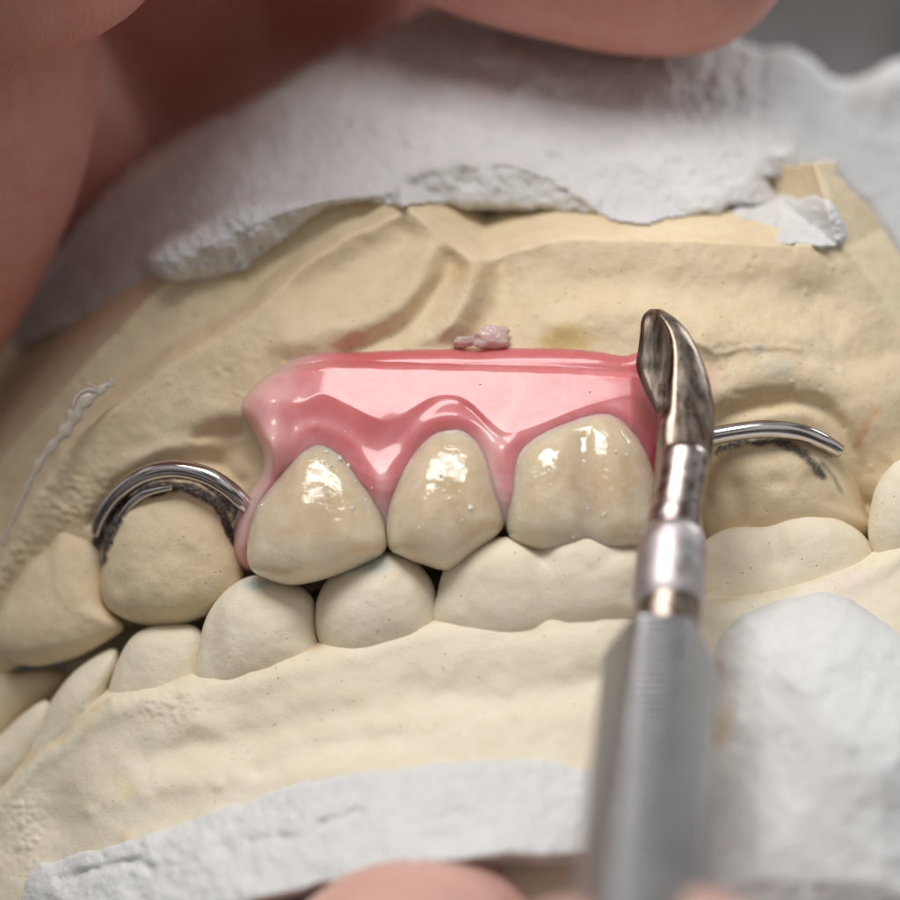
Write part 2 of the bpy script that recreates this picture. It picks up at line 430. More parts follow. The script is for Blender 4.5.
# mounting plaster on top of the upper cast
jag = 5*fbm(X, Y, 34, 4, 51, gain=.6) + 2.2*fbm(X, Y, 7, 3, 52)
wp = [(20,345),(60,330),(120,300),(150,283),(185,284),(215,277),(248,262),(275,243),(300,224),(325,206),(355,200),(385,203),(400,207),(450,206),(520,207),(575,210),(600,214),(618,224),(650,225),(668,217),
      (690,214),(720,216),(728,207),(755,204),(778,207),(784,200),(772,190),(764,178),(790,176),(812,168),(832,170),(850,190),(868,205),(905,262),(990,360),(990,68),(915,62),(888,70),(872,80),(850,88),(828,84),(806,62),(790,54),(760,57),(700,20),(600,-10),(470,-10),(440,11),(400,27),(300,78),(200,134),(130,172),(60,260),(10,320)]
swp = sdf(X, Y, wp, 0) + jag*sstep(900, 700, X)
f_w = tps([(300,200,1.3),(450,175,1.55),(600,200,1.5),(740,195,1.5),(300,100,2.7),(450,100,2.3),(600,100,2.3),(720,100,2.3),(450,20,3.2),(600,30,2.9),(740,60,2.9),
     (200,170,2.1),(150,200,2.5),(100,260,2.9),(240,215,1.25),(60,330,2.9),(0,380,3.2),(800,100,3.0),(800,160,2.3),(850,180,3.0),(900,100,4.2),(900,250,3.4),(980,300,4.0),(980,60,5.0),
     (330,60,3.2),(180,120,3.3),(100,180,3.4),(0,300,4.0)])
crest = [(150,262),(185,222),(235,193),(300,196),(350,194),(384,192),(402,180),(430,164),(470,160),(520,163),(560,180),(585,196),(612,214),(650,216),(720,208),(790,178)]
WY = f_w(X, Y)
cr = dline(X + 4*fbm(X, Y, 26, 3, 61), Y + 5*fbm(X, Y, 22, 4, 62), crest)
crv = catmull(crest, 6)
below = np.interp(X, crv[:, 0], crv[:, 1])
front = sstep(-3, 5, Y + 4*fbm(X, Y, 20, 4, 63) - below)*sstep(325, 365, X)*(X < 640)
facey = tps([(150,270,1.05),(200,240,.86),(250,225,.82),(300,205,1.0),(385,198,1.3),(450,190,1.42),(520,190,1.42),(600,215,1.30),(680,215,1.35),(790,190,1.7)])(X, Y)
WY = WY*(1-front) + (facey + .02*(Y-below)/10)*front
WY = WY - .05*gauss(cr, 6)*(X < 640)*(X > 350)
# lump of plaster hanging at the left
lump = sdf(X, Y, [(142,262),(158,243),(190,222),(235,196),(300,194),(372,196),(335,205),(300,224),(275,243),(248,262),(215,277),(185,284),(158,280)], 3)
lq = lump + 4*fbm(X, Y, 25, 4, 73); lv = 1.30 - .52*np.sqrt(np.clip(lq + 2, 0, 34)/34) + .03*np.maximum(-lq, 0) + .06*fbm(X, Y, 20, 4, 74) + .02*fbm(X, Y, 7, 3, 75); lw = sstep(-6, 10, lq)*(X < 372); WY = WY*(1 - lw) + lv*lw
WY = WY - .35*sstep(758, 775, X + 5*fbm(X, Y, 30, 3, 64))*sstep(850, 770, X)*0 + .05*gauss((X - 757 + 6*fbm(X, Y, 40, 3, 65)), 7)*sstep(180, 60, Y)
WY = WY + .5*sstep(796, 840, X + .25*(Y-80))*sstep(260, 100, Y)
WY = WY - .35*gauss(np.hypot((X-888)/26, (Y-84)/40), 1)
WY = WY + .10*fbm(X, Y, 70, 4, 66) + .055*fbm(X, Y, 18, 4, 67, gain=.6) + .015*fbm(X, Y, 6, 2, 76) + .02*front*fbm(X, Y, 7, 3, 68, gain=.7)
rg = sstep(140, 60, Y)*sstep(480, 540, X)
WY = WY - .05*rg*np.abs(fbm(X*1.0 + Y*.5, Y*.6, 12, 3, 69))
WY = WY - .06*gauss(dline(X, Y, [(480,55),(530,60),(560,85)]), 10) + .04*gauss(dline(X, Y, [(310,120),(380,95),(420,120)]), 9)
keep = keep & (swp < np.where(X > 836, 1, 26)) & (Y > np.interp(X, [330, 400, 700, 760, 832], [196, 186, 190, 168, 160])*(X > 330))
keep = keep & ((Y > 200) | (X > 330))
sheet('gum', X, Y, UY, keep, M_stone, upper, 3.4, ust)
WY = WY + .05*(1 - np.clip(swp/9, 0, 1))**2 + np.where(swp < 0, .08*np.minimum(-swp, 12), 0)
# thin skin of plaster that feathers onto the cast at the right
thin = sdf(X, Y, [(735,205),(770,196),(800,198),(828,202),(842,218),(845,236),(830,249),(808,243),(790,246),(777,240),(780,228),(760,222),(742,218)], 3) + 4*fbm(X, Y, 14, 4, 71)
cov = np.minimum(WY, UY - .05 - .10*np.sqrt(np.clip(swp, 0, 20)/20)); lim = np.interp(X, [330, 400, 700, 760, 832], [212, 186, 185, 160, 152]); cw = sstep(-14, -2, Y - lim)*(swp > 0)*sstep(335, 350, X)*sstep(800, 775, X); WY = WY*(1 - cw) + cov*cw
wst = stain_light_layer(X)
paint(wst, .5*gauss(np.hypot((X-487)/9, (Y-88)/10), 1), (.86, .55, .58)); paint(wst, .4*gauss(np.hypot((X-523)/10, (Y-58)/14), 1), (.80, .50, .52))
paint(wst, .3*gauss(dline(X, Y, [(375,60),(382,75)]), 6), (.80, .55, .55)); paint(wst, .2*sstep(200, 40, X), (.6, .52, .5))  # last: brownish shade painted into the plaster towards the left
mp_ = sheet('mounting_plaster', X, Y, WY, (swp > -8) & (WY < 9), M_white, upper, 5.0, wst)
mp_['label'] = 'rough white plaster with a broken front edge'
TY = UY - .16*np.sqrt(np.clip(thin, 0, 12)/12) + np.where(thin < 0, .02*-thin, 0) + .06*fbm(X, Y, 11, 4, 72, gain=.65)
fl = sheet('plaster_flake', X, Y, TY, (thin > -5), M_white, upper, 1.2, stain_light_layer(X))

def stone_teeth_mark(f):
    def g(X_, Y_):
        S = np.zeros(X_.shape + (4,)); f(S, X_, Y_); return S
    return g
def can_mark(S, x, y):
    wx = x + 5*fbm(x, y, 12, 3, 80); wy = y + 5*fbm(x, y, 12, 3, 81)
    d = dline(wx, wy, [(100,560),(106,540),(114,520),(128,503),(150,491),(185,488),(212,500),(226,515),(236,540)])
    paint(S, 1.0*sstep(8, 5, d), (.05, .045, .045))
    paint(S, .25*gauss(np.hypot((x-190)/30, (y-608)/12), 1), (.45, .55, .30))
pillow('tooth', [(165,476),(196,480),(222,502),(236,540),(244,572),(240,592),(215,612),(175,626),(140,624),(112,612),(101,594),(102,565),(106,528),(116,500),(138,482)],
       .62, .52, M_stone, upper, hb=.7, tilt=(-.20, -.06), p=2.6, q=2.2, rough=.035, stainf=stone_teeth_mark(can_mark), center=(170,565),
       feat=lambda x, y: .06*gauss(np.hypot((x-120)/10, (y-585)/14), 1) - .05*gauss((x-165), 30) + .10*sstep(606, 626, y))
pillow('tooth', [(45,548),(62,524),(82,532),(100,548),(104,580),(108,604),(124,626),(112,638),(80,656),(40,666),(8,660),(-8,640),(0,610),(14,584),(28,562)],
       1.15, .46, M_stone, upper, hb=.7, tilt=(-.42, -.1), p=2.6, q=2.2, rough=.03, center=(55,605),
       feat=lambda x, y: .10*sstep(642, 662, y + .15*(x-60)), seed=4)
pillow('tooth', [(-60,640),(-20,662),(20,672),(50,668),(66,676),(52,694),(20,722),(-10,748),(-60,760)], 1.95, .35, M_stone, upper, hb=.6, tilt=(-.4, -.1), rough=.03, seed=5)
def mol_mark_shadow(S, x, y):
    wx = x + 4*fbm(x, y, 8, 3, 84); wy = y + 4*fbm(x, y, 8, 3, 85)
    paint(S, .95*sstep(6, 2, dline(wx, wy, [(716,450),(735,444),(760,441),(785,441)])), (.05, .045, .045))  # dark shadow under the clasp, painted on the tooth
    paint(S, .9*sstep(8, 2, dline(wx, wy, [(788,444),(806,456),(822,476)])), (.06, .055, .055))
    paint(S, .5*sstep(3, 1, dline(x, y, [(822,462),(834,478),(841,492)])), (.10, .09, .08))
pillow('tooth', [(712,440),(750,424),(795,420),(830,436),(850,468),(866,510),(872,534),(820,548),(760,552),(715,550),(700,500)],
       .50, .56, M_stone, upper, hb=.5, p=2.4, tilt=(0, .05), rough=.03, stainf=stone_teeth_mark(mol_mark_shadow), center=(785,490), seed=6,
       feat=lambda x, y: .09*gauss(dline(x, y, [(722,560),(738,520),(734,490)]), 12) - .05*gauss(np.hypot((x-775)/34, (y-480)/26), 1) + .07*gauss(dline(x, y, [(850,540),(815,478)]), 10) + .05*gauss(np.hypot((x-777)/16, (y-482)/10), 1))

# ------------------------------------------------------------------ LOWER CAST
lower = thing('lower_dental_cast', 'lower dental cast of warm cream stone biting up from below, in white mounting plaster', 'dental cast', tuple(P(450, 760, 0)))
gy2 = np.arange(520, 990, step); X2, Y2 = np.meshgrid(gx, gy2)
f_low = tps([(-60,860,1.2),(0,800,.85),(60,745,.5),(110,705,.2),(200,678,-.05),(320,650,-.3),(450,620,-.48),(600,602,-.6),(750,590,-.5),(900,560,-.3),
    (0,900,.55),(40,860,.35),(100,800,-.15),(100,880,-.5),(200,740,-.4),(300,720,-.75),(300,800,-1.25),(500,690,-.95),(500,760,-1.4),(700,660,-.95),(700,760,-1.5),(900,620,-.75),
    (900,700,-1.2),(450,960,-2.6),(0,960,.4),(900,960,-2.4),(-60,960,.9)])
def lower_y(X, Y):
    wx = X + 12*fbm(X, Y, 90, 3, 131); wy = Y + 12*fbm(X, Y, 90, 3, 132)
    y = f_low(X, Y)
    y = y + .08*gauss(dline(wx, wy, [(150,760),(260,728),(400,700),(520,690),(600,680)]), 18)
    y = y - .09*gauss(dline(wx, wy, [(150,700),(300,672),(450,650),(600,632)]), 24)
    y = y + .10*gauss(dline(wx, wy, [(60,800),(55,850)]), 22) + .08*gauss(np.hypot((wx-55)/24, (wy-825)/18), 1)
    y = y + .09*gauss(dline(wx, wy, [(260,770),(330,742),(400,735)]), 14) - .08*gauss(dline(wx, wy, [(150,790),(220,775),(340,770)]), 20)
    y = y - .06*gauss(np.hypot((wx-200)/40, (wy-720)/18), 1) + .05*gauss(np.hypot((wx-130)/30, (wy-780)/14), 1)
    for cx, cy in ((218,785), (88,812), (128,840)): y = y - .04*gauss(np.hypot(X-cx, Y-cy), 7)
    # festooned margin where the stone runs behind its teeth
    mg = [(-80,870),(0,792),(36,752),(62,735),(100,702),(150,688),(196,676),(255,668),(318,645),(372,634),(436,618),(520,606),(600,592),(660,584),(720,602),(790,590),(860,566),(905,540),(990,500)]
    m = catmull(mg, 6); my = np.interp(X, m[:, 0], m[:, 1])
    u = my - Y
    y = y + np.where(u > 0, 1.1*(1-np.exp(-u/22)), 0) + .15*gauss(u + 0, 5)*sstep(-.6, .4, fbm(X, Y, 60, 2, 139)) - .05*gauss(u + 14, 12)
    y = y + .075*fbm(X, Y, 95, 3, 133) + .009*fbm(X, Y, 16, 3, 134)
    rub = np.clip(gauss(np.hypot((X-170)/34, (Y-705)/16), 1) + gauss(np.hypot((X-20)/26, (Y-830)/50), 1) + gauss(dline(X, Y, mg), 8)*.7, 0, 1)
    y = y - .05*rub*np.abs(fbm(X, Y, 7, 2, 135))
    return y, u
LY, U2 = lower_y(X2, Y2)
lst = stain_light_layer(X2); w2x = X2 + 8*fbm(X2, Y2, 20, 3, 141); w2y = Y2 + 8*fbm(X2, Y2, 20, 3, 142)
paint(lst, .35*gauss(np.hypot((w2x-840)/26, (w2y-580)/16), 1), (.85, .6, .58))
mgl = [(0,792),(36,752),(62,735),(100,702),(150,688),(196,676),(255,668),(318,645),(372,634),(436,618),(520,606),(600,592),(660,584),(720,602),(790,590),(860,566)]
paint(lst, .55*gauss(dline(w2x, w2y, mgl), 4)*sstep(-.1, .4, fbm(X2, Y2, 34, 2, 144)), (.72, .50, .24))
for s in (((86,726),9), ((128,842),10), ((260,655),10), ((430,618),8), ((130,790),12)):
    paint(lst, .4*gauss(np.hypot(w2x - s[0][0], w2y - s[0][1]), s[1]), (.74, .52, .22))
sheet('gum', X2, Y2, LY, (U2 < 70) & (LY < 4), M_stone_low, lower, 2.6, lst)

pl = [(10,990),(22,880),(40,862),(100,852),(160,832),(200,815),(260,797),(330,777),(400,766),(470,759),(530,757),(585,768),(640,800),(690,790),(712,740),(712,660),(724,632),(742,614),(775,602),(825,592),(850,598),(880,618),(920,655),(990,720),(990,990)]
sp = sdf(X2, Y2, pl, 0) + 5*fbm(X2, Y2, 50, 4, 151) + 1.5*fbm(X2, Y2, 12, 3, 152)
PY_ = LY - .26*np.sqrt(np.clip(sp, 0, 26)/26) - .006*np.clip(sp-20, 0, 90) + np.where(sp < 0, .03*-sp, 0)
dome = sdf(X2, Y2, [(712,760),(712,660),(724,632),(742,614),(775,602),(825,592),(850,598),(880,618),(920,655),(990,720),(990,990),(700,990)], 0)
PY_ = PY_ - .7*np.sqrt(np.clip(dome, 0, 50)/50) 
PY_ = PY_ + .07*fbm(X2, Y2, 75, 3, 153) + (.03 + .04*(X2 < 640))*fbm(X2, Y2, 20, 4, 154, gain=.6)
PY_ = PY_ + .10*gauss(dline(X2, Y2, [(60,880),(130,862),(150,870)]), 5) + .08*gauss(np.hypot((X2-222)/9, (Y2-850)/7), 1) + .07*gauss(dline(X2, Y2, [(250,842),(290,838)]), 5) + .08*gauss(dline(X2, Y2, [(320,825),(360,812)]), 5)
low_edge = np.interp(X2[0], [0, 200, 260, 330, 400, 500, 590, 640], [990, 930, 898, 880, 866, 854, 852, 900])[None]
PY_ = PY_ + np.where(X2 < 650, .05*np.maximum(Y2 - low_edge - 3*fbm(X2, Y2, 30, 3, 155), 0), 0)
pst = stain_light_layer(X2)
paint(pst, .5*gauss(dline(w2x, w2y, [(728,715),(724,740)]), 7), (.66, .42, .18)); paint(pst, .4*gauss(np.hypot((w2x-722)/6, (w2y-670)/8), 1), (.6, .4, .36))
m2 = sheet('mounting_plaster', X2, Y2, PY_, (sp > -6) & (PY_ < 3), M_white_lo, lower, 2.4, pst)
m2['label'] = 'pale white plaster foot of the lower cast'

def blue_top(cx, cy, w, h, col=(.16, .42, .46), a=.5):
    def f(S, x, y):
        wx = x + 6*fbm(x, y, 9, 3, 90); wy = y + 5*fbm(x, y, 9, 3, 91)
        paint(S, a*gauss(np.hypot((wx-cx)/w, (wy-cy)/h), 1), col)
    return stone_teeth_mark(f)
LT = M_stone_low
pillow('tooth', [(-50,830),(-30,760),(0,735),(25,712),(46,700),(50,715),(40,745),(20,775),(0,800),(-20,850)], 1.35, .30, LT, lower, hb=.6, tilt=(-.4, 0), rough=.03, seed=11)
pillow('tooth', [(26,770),(34,738),(52,700),(78,668),(112,648),(118,660),(108,690),(100,715),(86,745),(60,780)], .98, .44, LT, lower, hb=.6, tilt=(-.35, 0), rough=.03, seed=12)
pillow('tooth', [(98,735),(104,705),(118,660),(138,632),(175,624),(200,630),(206,660),(200,700),(165,720),(130,735)], .55, .42, LT, lower, hb=.6, tilt=(-.25, .0), rough=.035, seed=13)
pillow('tooth', [(194,680),(198,650),(206,618),(222,594),(245,578),(270,575),(295,583),(314,600),(318,635),(322,665),(290,690),(240,700),(205,700)], .10, .50, LT, lower, hb=.6,
       nscale=60, tilt=(-.12, .0), rough=.04, seed=14, p=2.1, stainf=blue_top(258, 583, 20, 6), feat=lambda x, y: .10*gauss((x-210)/6, 2))
pillow('tooth', [(318,640),(317,600),(334,572),(360,557),(385,550),(410,556),(429,576),(437,600),(436,640),(400,660),(345,668)], -.14, .48, LT, lower, hb=.6,
       nscale=60, tilt=(-.08, .0), rough=.04, seed=15, p=2.1, stainf=blue_top(372, 566, 22, 7, a=.4))
pillow('tooth', [(434,625),(438,590),(448,562),(472,544),(506,536),(532,541),(552,528),(580,521),(610,525),(634,540),(660,545),(690,560),(700,620),(600,640),(480,650)], -.34, .50, LT, lower, hb=.6,
       nscale=60, tilt=(-.02, .0), rough=.04, seed=16, p=2.6, N=150, feat=lambda x, y: .09*gauss(dline(x, y, [(534,530),(540,560),(556,660)]), 15) + .06*gauss(dline(x, y, [(652,530),(655,660)]), 14))
pillow('tooth', [(690,620),(694,560),(706,540),(730,528),(765,526),(790,517),(815,514),(845,522),(866,538),(876,560),(870,600),(780,640)], --.14, .48, LT, lower, hb=.6,
       nscale=60, tilt=(.04, .0), rough=.04, seed=17, p=2.5, N=140, feat=lambda x, y: .10*gauss(dline(x, y, [(772,522),(778,560)]), 14))
pillow('tooth', [(870,545),(872,500),(884,474),(905,458),(960,450),(985,500),(980,580),(900,580)], .15, .5, LT, lower, hb=.6, rough=.03, seed=18)

# ------------------------------------------------------------------ PARTIAL DENTURE
dent = thing('partial_denture', 'glossy pink partial denture with three resin teeth and steel wire clasps on the upper cast', 'denture', tuple(P(450, 450, 0)))
st3 = 1.25
X3, Y3 = np.meshgrid(np.arange(215, 690, st3), np.arange(325, 610, st3))
pk = [(243,402),(262,380),(300,357),(340,352),(400,350),(470,348),(540,348),(590,351),(622,356),(642,352),(664,362),(668,400),(668,440),(658,470),(640,500),(600,520),(520,530),(470,545),(400,540),(330,560),(262,572),(244,572),
      (234,560),(232,535),(238,512),(250,492),(262,470),(262,452),(252,430),(244,416)]
s3 = sdf(X3, Y3, pk, 4) + 1.0*fbm(X3, Y3, 40, 2, 160)
U3 = upper_y(X3, Y3)
# stepwise profile from top to bottom: rounded rim, shelf that faces up, body, run down between the teeth
shelf_lo = catmull([(215,440),(262,405),(300,402),(322,394),(345,403),(380,420),(400,416),(430,398),(452,395),(470,402),(495,425),(510,432),(540,424),(580,408),(615,398),(640,395),(690,395)], 6)
slo = np.interp(X3, shelf_lo[:, 0], shelf_lo[:, 1])
shi = np.interp(X3, [215, 250, 300, 330, 400, 560, 632, 690], [400, 385, 372, 367, 368, 372, 376, 380])
top = np.interp(X3, [215, 262, 300, 340, 560, 622, 690], [400, 378, 357, 351, 348, 356, 362])
th_hi = math.tan(math.radians(35)); 
v1 = np.clip(shi - Y3, 0, 60)          # above the shelf
v2 = np.clip(slo - Y3, 0, np.maximum(slo - shi, 1))   # height inside the shelf
body_old = tps([(250,410,.05),(270,470,.02),(245,520,.10),(250,570,.05),(300,430,-.25),(350,450,-.36),(380,480,-.40),(420,440,-.42),(450,420,-.45),(500,450,-.46),(500,520,-.38),(560,430,-.50),(600,420,-.48),(640,420,-.38),(660,440,-.05),(665,380,.05),(600,520,-.3),(400,540,-.3),(300,560,-.2)])(X3, Y3)
def smx(A, wd=26):
    k = np.exp(-(np.arange(-80, 81)*st3/wd)**2); k /= k.sum(); row = np.pad(A[0], 80, mode='reflect', reflect_type='odd'); return np.broadcast_to(np.convolve(row, k, 'valid')[None], A.shape)
shi = smx(shi)
S0 = np.interp(X3, [215,245,262,290,330,450,560,632,690],[.30,.20,.10,.0,-.03,-.06,-.10,-.12,-.12])
S0 = smx(S0)
smooth_body = S0 - .60*np.clip(Y3 - shi, 0, np.maximum(slo - shi, 1))/100 - .22*np.clip(Y3 - slo, 0, 60)/100 + .30*np.clip(Y3-slo-70,0,200)/100
rimy = .0175*v1**1.15 + .006*np.minimum(v1, 14)
DY = smooth_body + rimy
# swellings over the roots and hollows between them
DY = DY - .04*gauss(dline(X3, Y3, [(452,408),(450,425)]), 20)*sstep(0, 22, Y3-slo)
DY = DY + .07*gauss(np.hypot((X3-392)/30, (Y3-440)/26), 1)
DY = DY + .03*gauss(dline(X3, Y3, [(470,405),(496,434)]), 9)*sstep(0, 10, Y3-slo)
# rolls that edge the resin teeth
def ring(poly, x, y): return np.abs(sdf(x, y, poly, 6))
T1 = [(322,436),(344,448),(364,474),(379,500),(386,528),(385,551),(360,566),(322,580),(290,585),(262,577),(249,566),(247,545),(254,512),(270,485),(288,457),(304,441)]
T2 = [(451,424),(468,428),(488,448),(500,476),(506,508),(502,530),(476,552),(448,570),(424,565),(400,556),(388,546),(386,512),(391,482),(408,456),(430,432)]
T3 = [(515,446),(534,432),(562,420),(600,411),(622,418),(640,440),(652,468),(657,500),(654,540),(600,556),(540,552),(512,540),(504,518),(503,490),(506,464)]
for T, a in ((T1, .02), (T2, .035), (T3, .03)):
    s = sdf(X3, Y3, T, 6)
    DY = DY - a*gauss(s + 8, 9)*sstep(-2, 16, Y3 - slo)*sstep(560, 440, Y3)
DY = DY + np.maximum(X3 + .25*(Y3-375)*(Y3>420)*0 - 632 , 0)*.012                      # freshly cut end by the carver
DY = DY - .20*gauss(X3 - (268 + .04*(Y3-400)), 20)*sstep(380, 400, Y3)*sstep(480, 440, Y3)
DY = DY - .10*gauss(dline(X3, Y3, [(272,440),(264,490),(244,545)]), 12)
DY = DY + .010*fbm(X3, Y3, 60, 2, 161)*sstep(-5, 25, Y3-slo) + .003*fbm(X3, Y3, 50, 2, 162)
# rounded border that meets the stone
DY = np.minimum(DY, f_face(X3, Y3) - .10)
w = np.sqrt(np.clip(1 - (1 - np.clip(s3, 0, 13)/13)**2, 0, 1))
DY = U3 + (DY - U3)*w + np.where(s3 < 0, .02*-s3, 0) + .02*(1-w)
dst = stain_light_layer(X3)
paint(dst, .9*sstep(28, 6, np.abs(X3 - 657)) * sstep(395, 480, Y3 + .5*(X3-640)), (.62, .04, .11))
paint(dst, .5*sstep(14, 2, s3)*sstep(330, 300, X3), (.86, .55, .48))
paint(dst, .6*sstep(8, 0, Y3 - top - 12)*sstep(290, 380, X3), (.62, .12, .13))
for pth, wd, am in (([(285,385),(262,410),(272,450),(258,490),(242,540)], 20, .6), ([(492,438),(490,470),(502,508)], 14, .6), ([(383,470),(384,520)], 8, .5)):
    paint(dst, am*gauss(dline(X3 + 4*fbm(X3, Y3, 20, 2, 163), Y3, pth), wd), (.88, .58, .57))  # frosted highlight on left shoulder and papillae, painted as paler wax
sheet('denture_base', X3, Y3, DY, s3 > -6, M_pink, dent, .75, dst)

def ftooth(cx, lob):
    def f(x, y):
        r = np.zeros_like(x)
        for (px_, w_, a_) in lob: r = r - a_*gauss(x - px_, w_)
        return r + .008*fbm(x, y, 26, 2, int(cx))
    return f
def tooth_tint(cx, cy, w, h):
    def f(S, x, y):
        paint(S, .45*gauss(np.hypot((x-cx)/w, (y-cy)/h), 1), (.72, .68, .57))      # milky incisal enamel
        paint(S, .40*gauss(np.hypot((x-cx-22)/26, (y-cy+52)/34), 1), (.60, .43, .25))
        for T in (T1, T2, T3):
            tt_ = sdf(x, y, T, 6) + 3*fbm(x, y, 14, 3, 97)
            paint(S, .55*sstep(11, 2, tt_)*sstep(-14, -4, tt_)*sstep(530, 430, y)*(np.hypot((x-cx)/70, (y-495)/90) < 1.3), (.84, .50, .47))
        wx = x + 5*fbm(x, y, 9, 3, 95); wy = y + 5*fbm(x, y, 9, 3, 96)
        paint(S, .4*gauss(dline(wx, wy, [(340,577),(362,567),(384,556)]), 4), (.10, .40, .48))
    return stone_teeth_mark(f)
pillow('resin_tooth', T1, -.25, .44, M_tooth, dent, hb=.55, tilt=(-.10, -.24), p=2.2, q=2.0, center=(320,520), N=140, R=54, rough=.010, nscale=26, stainf=tooth_tint(300,560,60,24),
       feat=ftooth(320, [(300,16,.05),(345,14,.03)]))
pillow('resin_tooth', T2, -.34, .44, M_tooth, dent, hb=.55, tilt=(-.04, -.24), p=2.2, q=2.0, center=(447,505), N=140, R=54, rough=.010, nscale=24, seed=3, stainf=tooth_tint(440,545,50,22),
       feat=ftooth(447, [(425,16,.05),(470,14,.03)]))
pillow('resin_tooth', T3, -.33, .46, M_tooth, dent, hb=.4, tilt=(.0, -.22), p=2.8, q=2.1, center=(578,490), N=160, R=54, rough=.012, nscale=24, seed=5, stainf=tooth_tint(575,530,80,20),
       feat=lambda x, y: .085*gauss(dline(x, y, [(582,440),(586,490),(588,550)]), 13) - .03*gauss(x-540, 20) - .03*gauss(x-620, 16) + .008*fbm(x, y, 26, 2, 77))

def clasp(path, r, nm='clasp'):
    c = tube(nm, [P(*p) for p in path], r, M_wire, dent, n=24, sub=12, flat=1.0)
    return c
c1 = clasp([(97,533,.78),(104,514,.62),(120,492,.40),(145,475,.20),(175,469,.08),(205,475,.0),(228,488,-.02),(243,502,.02),(256,514,.12)], [.07, .086, .09, .09, .09, .09, .088, .085, .075])
c1['label'] = 'steel wire clasp round the neck of the canine'
c2 = clasp([(676,450,-.02),(700,440,-.06),(730,433,-.08),(765,429,-.08),(798,432,-.05),(822,441,.02),(839,451,.12)], [.09, .09, .09, .09, .09, .085, .075])
c2['label'] = 'steel wire clasp arm lying over the molar behind the carver'
# second, inner strand of the left clasp
tube('clasp', [P(*p) for p in [(112,541,.75),(117,524,.54),(131,504,.34),(148,492,.22),(172,487,.16)]], [.03, .04, .045, .045, .03], M_wire, dent, n=14, sub=10)

# wax shavings that lie along the upper rim
def blob(name, cx, cy, y, rx, ry, rz, mat, seed, label, cat):
    import bmesh
    bm = bmesh.new(); bmesh.ops.create_icosphere(bm, subdivisions=4, radius=1)
    c = P(cx, cy, y)
    co = np.array([v.co[:] for v in bm.verts])
    n = 1 + .45*fbm(co[:, 0]*1.0, co[:, 1], .6, 3, seed, Z=co[:, 2]) 
    co = co*n[:, None]*np.array([rx, ry, rz]) + c
    for v, p in zip(bm.verts, co): v.co = p
    me = bpy.data.meshes.new(name); bm.to_mesh(me); bm.free(); me.polygons.foreach_set('use_smooth', [True]*len(me.polygons)); me.materials.append(mat)
    o = bpy.data.objects.new(name, me); link(o); tag(o, label, cat); return o
blob('wax_shaving', 464, 342, .26, .10, .10, .06, M_rose, 3, 'leftmost and smallest of the pale wax shavings above the pink denture rim', 'wax shaving')
blob('wax_shaving', 491, 338, .24, .20, .12, .12, M_rose, 9, 'largest pale pink wax shaving, a crumpled lump above the denture rim', 'wax shaving')
blob('wax_shaving', 558, 340, .36, .09, .02, .025, M_clear, 15, 'thin white wax shaving lying in the amber stain above the denture', 'wax shaving')

# crumbs of plaster dust that stick to the resin teeth and the wax
from mathutils.bvhtree import BVHTree
import bmesh
surf = []
bmx = bmesh.new()
for o_ in dent.children:
    if o_.name.startswith(('resin_tooth', 'denture_base')): bmx.from_mesh(o_.data)
bvh = BVHTree.FromBMesh(bmx); bmx.free()
crumb_me = []
M_crumb, tq, bq = nt('plaster_crumb'); bq.inputs['Base Color'].default_value = (.86, .84, .80, 1); bq.inputs['Roughness'].default_value = .7
for k in range(4):
    bm = bmesh.new(); bmesh.ops.create_icosphere(bm, subdivisions=2, radius=1)
    for v in bm.verts: v.co *= 1 + .35*math.sin(7*v.co.x + 5*v.co.y*k + 3*v.co.z + k)
    me = bpy.data.meshes.new('crumb'); bm.to_mesh(me); bm.free(); me.materials.append(M_crumb); crumb_me.append(me)
spots = [(326,452,2),(340,459,3.2),(348,466,2.4),(331,466,1.6),(356,482,1.5),(352,508,2),(365,500,1.2),(372,488,1.4),(441,476,2.2),(470,508,2.8),(462,520,1.3),(419,528,1.4),(560,500,1.3),(588,508,1.6),(604,514,2.0),(592,498,1.1),(616,452,2.0),(626,455,1.6),(573,537,1.3),(480,384,1.2),(345,432,1.0),(590,392,1.1),(700,402,1.4)]
for k, (cx, cy, rr) in enumerate(spots):
    dirv = Vector(P(cx, cy, 0)) - Vector((0, -D, 0)); dirv.normalize()
    hit, nrm_, _, _ = bvh.ray_cast(Vector((0, -D, 0)), dirv)
    if hit is None: continue
    o = bpy.data.objects.new('crumb', crumb_me[k % 4]); link(o); o.location = hit + Vector((0, -rr/400, 0)); o.scale = (rr/100, rr/150, rr/110); o.rotation_euler = (0, k, k*2)
    tag(o, 'tiny pale plaster crumb stuck on the glossy resin teeth or pink wax', 'crumb'); o['group'] = 'plaster crumbs on the denture'

# stray filament at the left, standing off the stone
strand = thing('glue_strand', 'thin translucent glue strand with frayed tip rising off the stone at the far left', 'glue strand', tuple(P(60, 470, .5)))
tube('filament', [P(*p) for p in [(2,545,.85),(14,515,.72),(27,488,.62),(40,462,.52),(56,441,.46),(70,424,.42),(80,405,.4),(98,392,.42),(113,380,.45)]], [.028,.03,.034,.04,.05,.07,.075,.042,.03], M_clear, strand, n=10, sub=8, wob=.3, flat=.35)
tube('fibre', [P(*p) for p in [(98,392,.42),(86,390,.4),(76,398,.38),(73,408,.38)]], [.026,.022,.022,.02], M_clear, strand, n=8)
tube('fibre', [P(*p) for p in [(98,392,.42),(93,386,.42),(86,384,.42)]], [.014,.012,.006], M_clear, strand, n=8)
tube('fibre', [P(*p) for p in [(106,386,.43),(114,384,.44),(117,376,.44)]], [.018,.014,.008], M_clear, strand, n=8)

